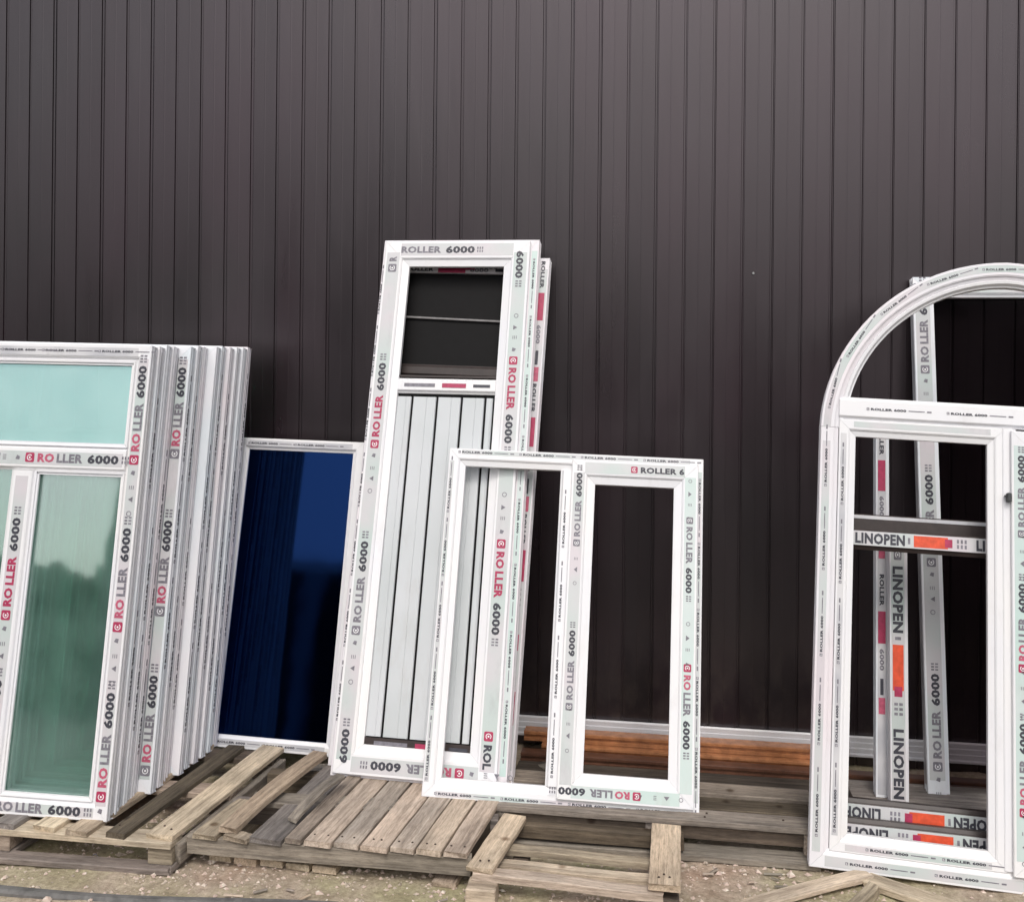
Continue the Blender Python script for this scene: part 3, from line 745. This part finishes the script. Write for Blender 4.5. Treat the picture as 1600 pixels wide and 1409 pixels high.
# inner frames of the two lower lights
for x0_, x1_, mm in ((.064, .622, 'white'), (.634, 1.193, 'film_mint')):
    rs = (x0_, .056, x1_, 1.499) if x0_ < .5 else (x0_, .052, x1_, 1.49)
    yf = .004 if x0_ < .5 else -.016
    d = rect_frame(rg, rs, .058 if x0_ < .5 else .09, .044, yf, M['white'], names=('sash_stile', 'sash_rail'), bead=.020 if x0_ < .5 else .03, step=.012)
    if x0_ < .5:
        for s in 'LBT': film(d[s], s, rs, .006, .026, yf, M['film_grey' if s == 'L' else 'film'])
        for k in range(5): stamp(d['L'], 'small', x0_+.015, .12+.27*k, 90, yf-.0003)
        for k in range(2): stamp(d['B'], 'small', x0_+.12+.24*k, .056+.018, 0, yf-.0003)
    else:
        for s in 'LBT': film(d[s], s, rs, .008, .052, yf, M['film_mint'])
        stamp(d['L'], 'sashred', x0_+.031, .25, 90, yf-.0003); stamp(d['L'], 'sashred', x0_+.031, .70, 90, yf-.0003); stamp(d['L'], 'sash', x0_+.031, 1.14, 90, yf-.0003)
hg = box('hinge', rg, (.618, -.028, 1.245), (.632, -.004, 1.275), M['iron'], .002)
box('hinge', rg, (.612, -.022, 1.262), (.622, -.004, 1.268), M['iron'], .001)

# ------------------------------------------------------------ frames behind the arched window
def brown_frame(label, X, Y, z, yaw, lean, rl, W, Ht, off):
    r = frame_root('window', X, Y, z, yaw, lean, rl); tag(r, label, 'window frame', 'dark brown frames with lettered film behind the arched window')
    rect = (0, 0, W, Ht); d = rect_frame(r, rect, .072, .052, 0, M['brown'])
    for s in ('LRBT' if off < 0 else 'LRB'): film(d[s], s, rect, .006, .056, 0, M['film_grey'] if s in 'LR' else M['film'])
    if off > 0: box('protective_film', d['T'], (.01, -.0007, Ht-.016), (W-.01, .0004, Ht-.004), M['film_grey'])
    o = (stamp(d['T'], 'lin_s', .115+off, Ht-.031, 0, -.0003) if off < 0 else None); o = stamp(d['B'], 'lin_s', W-.06-off, .029, 180, -.0003)
    stamp(d['L'], 'lin_s', .03, .3, 90, -.0003)
    return r
brown_frame('nearer dark brown frame, its white lettered rails crossing the arched window opening', .515, 3.722, .072, -.005, .195, -.032, .70, 1.048, -.001)
brown_frame('farther dark brown frame, its rails just above those of the nearer brown frame', .535, 3.795, .110, -.007, .193, -.030, .70, 1.052, .03)

def plain_frame(label, X, Y, z, yaw, lean, rl, W, Ht, wd, m, fm):
    r = frame_root('window', X, Y, z, yaw, lean, rl); tag(r, label, 'window frame')
    p = prof(wd, .055); R_ = (0, 0, W, Ht); d = {'T': member('rail', r, 'T', R_, p, M[m])}
    for s in 'LR': d[s] = member('stile', r, s, R_, p, M[m], (0, 1))
    for s in 'LRT': film(d[s], s, (0, 0, W, Ht), .008, wd-.018, 0, M[fm])
    return r, d
def upright(label, X, Y, z, yaw, lean, rl, Ht, wd, m, fm):
    r = frame_root('profile_bar', X, Y, z, yaw, lean, rl); tag(r, label, 'profile')
    p = prof(wd, .055); b_ = member('profile', r, 'L', (0, 0, wd, Ht), p, M[m], (0, 0)); film(b_, 'L', (0, 0, wd, Ht), .006, wd-.014, 0, M[fm], .01); return r, b_
r, d = upright('upright white profile with an orange mark, seen low through the arched window', .822, 4.062, .0585, -.008, .168, -.0176, .985, .068, 'pink', 'film')
stamp(d, 'lin', .030, .865, 270, -.0003).scale = (1.45, 1.05, 1)
r, d = upright('upright slim profile with crimson marks, behind the orange-marked one', .782, 4.126, .0585, -.0088, .166, -.0194, 1.44, .052, 'stack', 'film_grey')
stamp(d, 'crim', .022, 1.40, 270, -.0003); stamp(d, 'crim', .022, .82, 270, -.0003)
r, d = plain_frame('tall white frame whose top corner shows above the arched window', 0.984, 4.190, .0585, .0012, .160, .003, .92, 2.0, .082, 'stack', 'film')
stamp(d['L'], 'dark', .038, 1.62, 90, -.0003); stamp(d['L'], 'dark', .038, .10+.0, 90, -.0003); stamp(d['L'], 'dark', .038, .86, 90, -.0003)
box('pane', r, (.074, .026, .03), (.846, .030, 1.912), M['glass_dark'])
stamp(d['T'], 'dark', .20, 2.0-.036, 0, -.0003)
box('side_film', r, (-.0008, .012, .03), (-.0002, .046, 1.94), M['film_grey'])

# ------------------------------------------------------------ gravel (nobody could count it)
v = []; f = []
for k in range(8500):
    x = random.uniform(-2.6, 1.5); y = random.uniform(2.95, 4.5) if random.random() < .25 else random.uniform(2.95, 3.75)
    if noise.noise(Vector((x*4, y*4, 2))) < random.uniform(-.6, .25): continue
    s = random.choice((.0025, .003, .004, .0055, .008)) * random.uniform(.7, 1.3)
    if random.random() < .02: s = random.uniform(.009, .018)
    h = .010*noise.noise(Vector((x*3, y*3, 0))) + .006*noise.noise(Vector((x*11, y*11, 4))) - .004
    q = [(1, 0, 0), (0, 1, 0), (-1, 0, 0), (0, -1, 0), (.1, .1, .75), (0, 0, -.6)]
    a = random.uniform(0, 6.28); ca, sa = math.cos(a), math.sin(a); o_ = len(v)
    for px, py, pz in q:
        j = random.uniform(.7, 1.25); px, py, pz = px*s*j*1.3, py*s*j, pz*s*j
        v.append((x+px*ca-py*sa, y+px*sa+py*ca, h+pz+s*.2))
    f += [(o_+i, o_+(i+1) % 4, o_+4) for i in range(4)] + [(o_+(i+1) % 4, o_+i, o_+5) for i in range(4)]
me = bpy.data.meshes.new('gravel'); me.from_pydata(v, [], f)
o = link('gravel', me, M['stone']); o['kind'] = 'stuff'; o['label'] = 'loose sand and small stones on the ground'; o['category'] = 'gravel'

# far treeline across the yard, behind the photographer: mirrored by the panes and the coated wall
v = []; f = []
for k in range(60000):
    t = random.uniform(-1, 1); x = t*48; top = 4.3 + .7*noise.noise(Vector((x*.15, 0, 0))) + .8*noise.noise(Vector((x*.7, 3, 0)))
    z = top*random.random()**.75; y = -26 + random.uniform(-1.8, 1.8); s = random.uniform(.09, .27)
    a = Vector((random.gauss(0, 1), random.gauss(0, 1), random.gauss(0, 1))).normalized(); b = a.orthogonal().normalized(); c = a.cross(b); o_ = len(v); p = Vector((x, y, z))
    v += [tuple(p+b*s), tuple(p+c*s), tuple(p-b*s), tuple(p-c*s)]; f.append((o_, o_+1, o_+2, o_+3))
for i in range(240):
    x = -48+96*i/240; t = 3.3 + .7*noise.noise(Vector((x*.15, 0, 0))) + .8*noise.noise(Vector((x*.7, 3, 0))); o_ = len(v)
    v += [(x, -27.2, -.02), (x+.4, -27.2, -.02), (x+.4, -27.4, t), (x, -27.4, t)]; f.append((o_, o_+1, o_+2, o_+3))
me = bpy.data.meshes.new('tree_line'); me.from_pydata(v, [], f)
o = link('tree_line', me, M['leaf']); o['kind'] = 'stuff'; o['label'] = 'dark far-off row of trees across the yard'; o['category'] = 'trees'
# dark shed, itself unseen, added to shape the reflections in the blue pane
def shed(x0, x1, y0, y1, h):
    b_ = box('added_shed', None, (x0, y0, -.02), (x1, y1, h), M['iron'], .05); b_['kind'] = 'structure'
    v = [(x0-.3, y0-.3, h), (x1+.3, y0-.3, h), (x1+.3, y1+.3, h), (x0-.3, y1+.3, h), (x0-.3, (y0+y1)/2, h+1), (x1+.3, (y0+y1)/2, h+1)]
    link('roof', mesh('roof', v, [(0, 1, 5, 4), (3, 4, 5, 2), (0, 4, 3), (1, 2, 5), (0, 3, 2, 1)]), M['brown'], b_)
shed(-13.6, -6.0, -25, -20.2, 6.3)
b_ = box('added_mast', None, (-10.3, -19.9, -.02), (-9.85, -19.45, 6.2), M['white'], .03); b_['kind'] = 'structure'  # pale mast, unseen, added to draw a streak in the blue pane
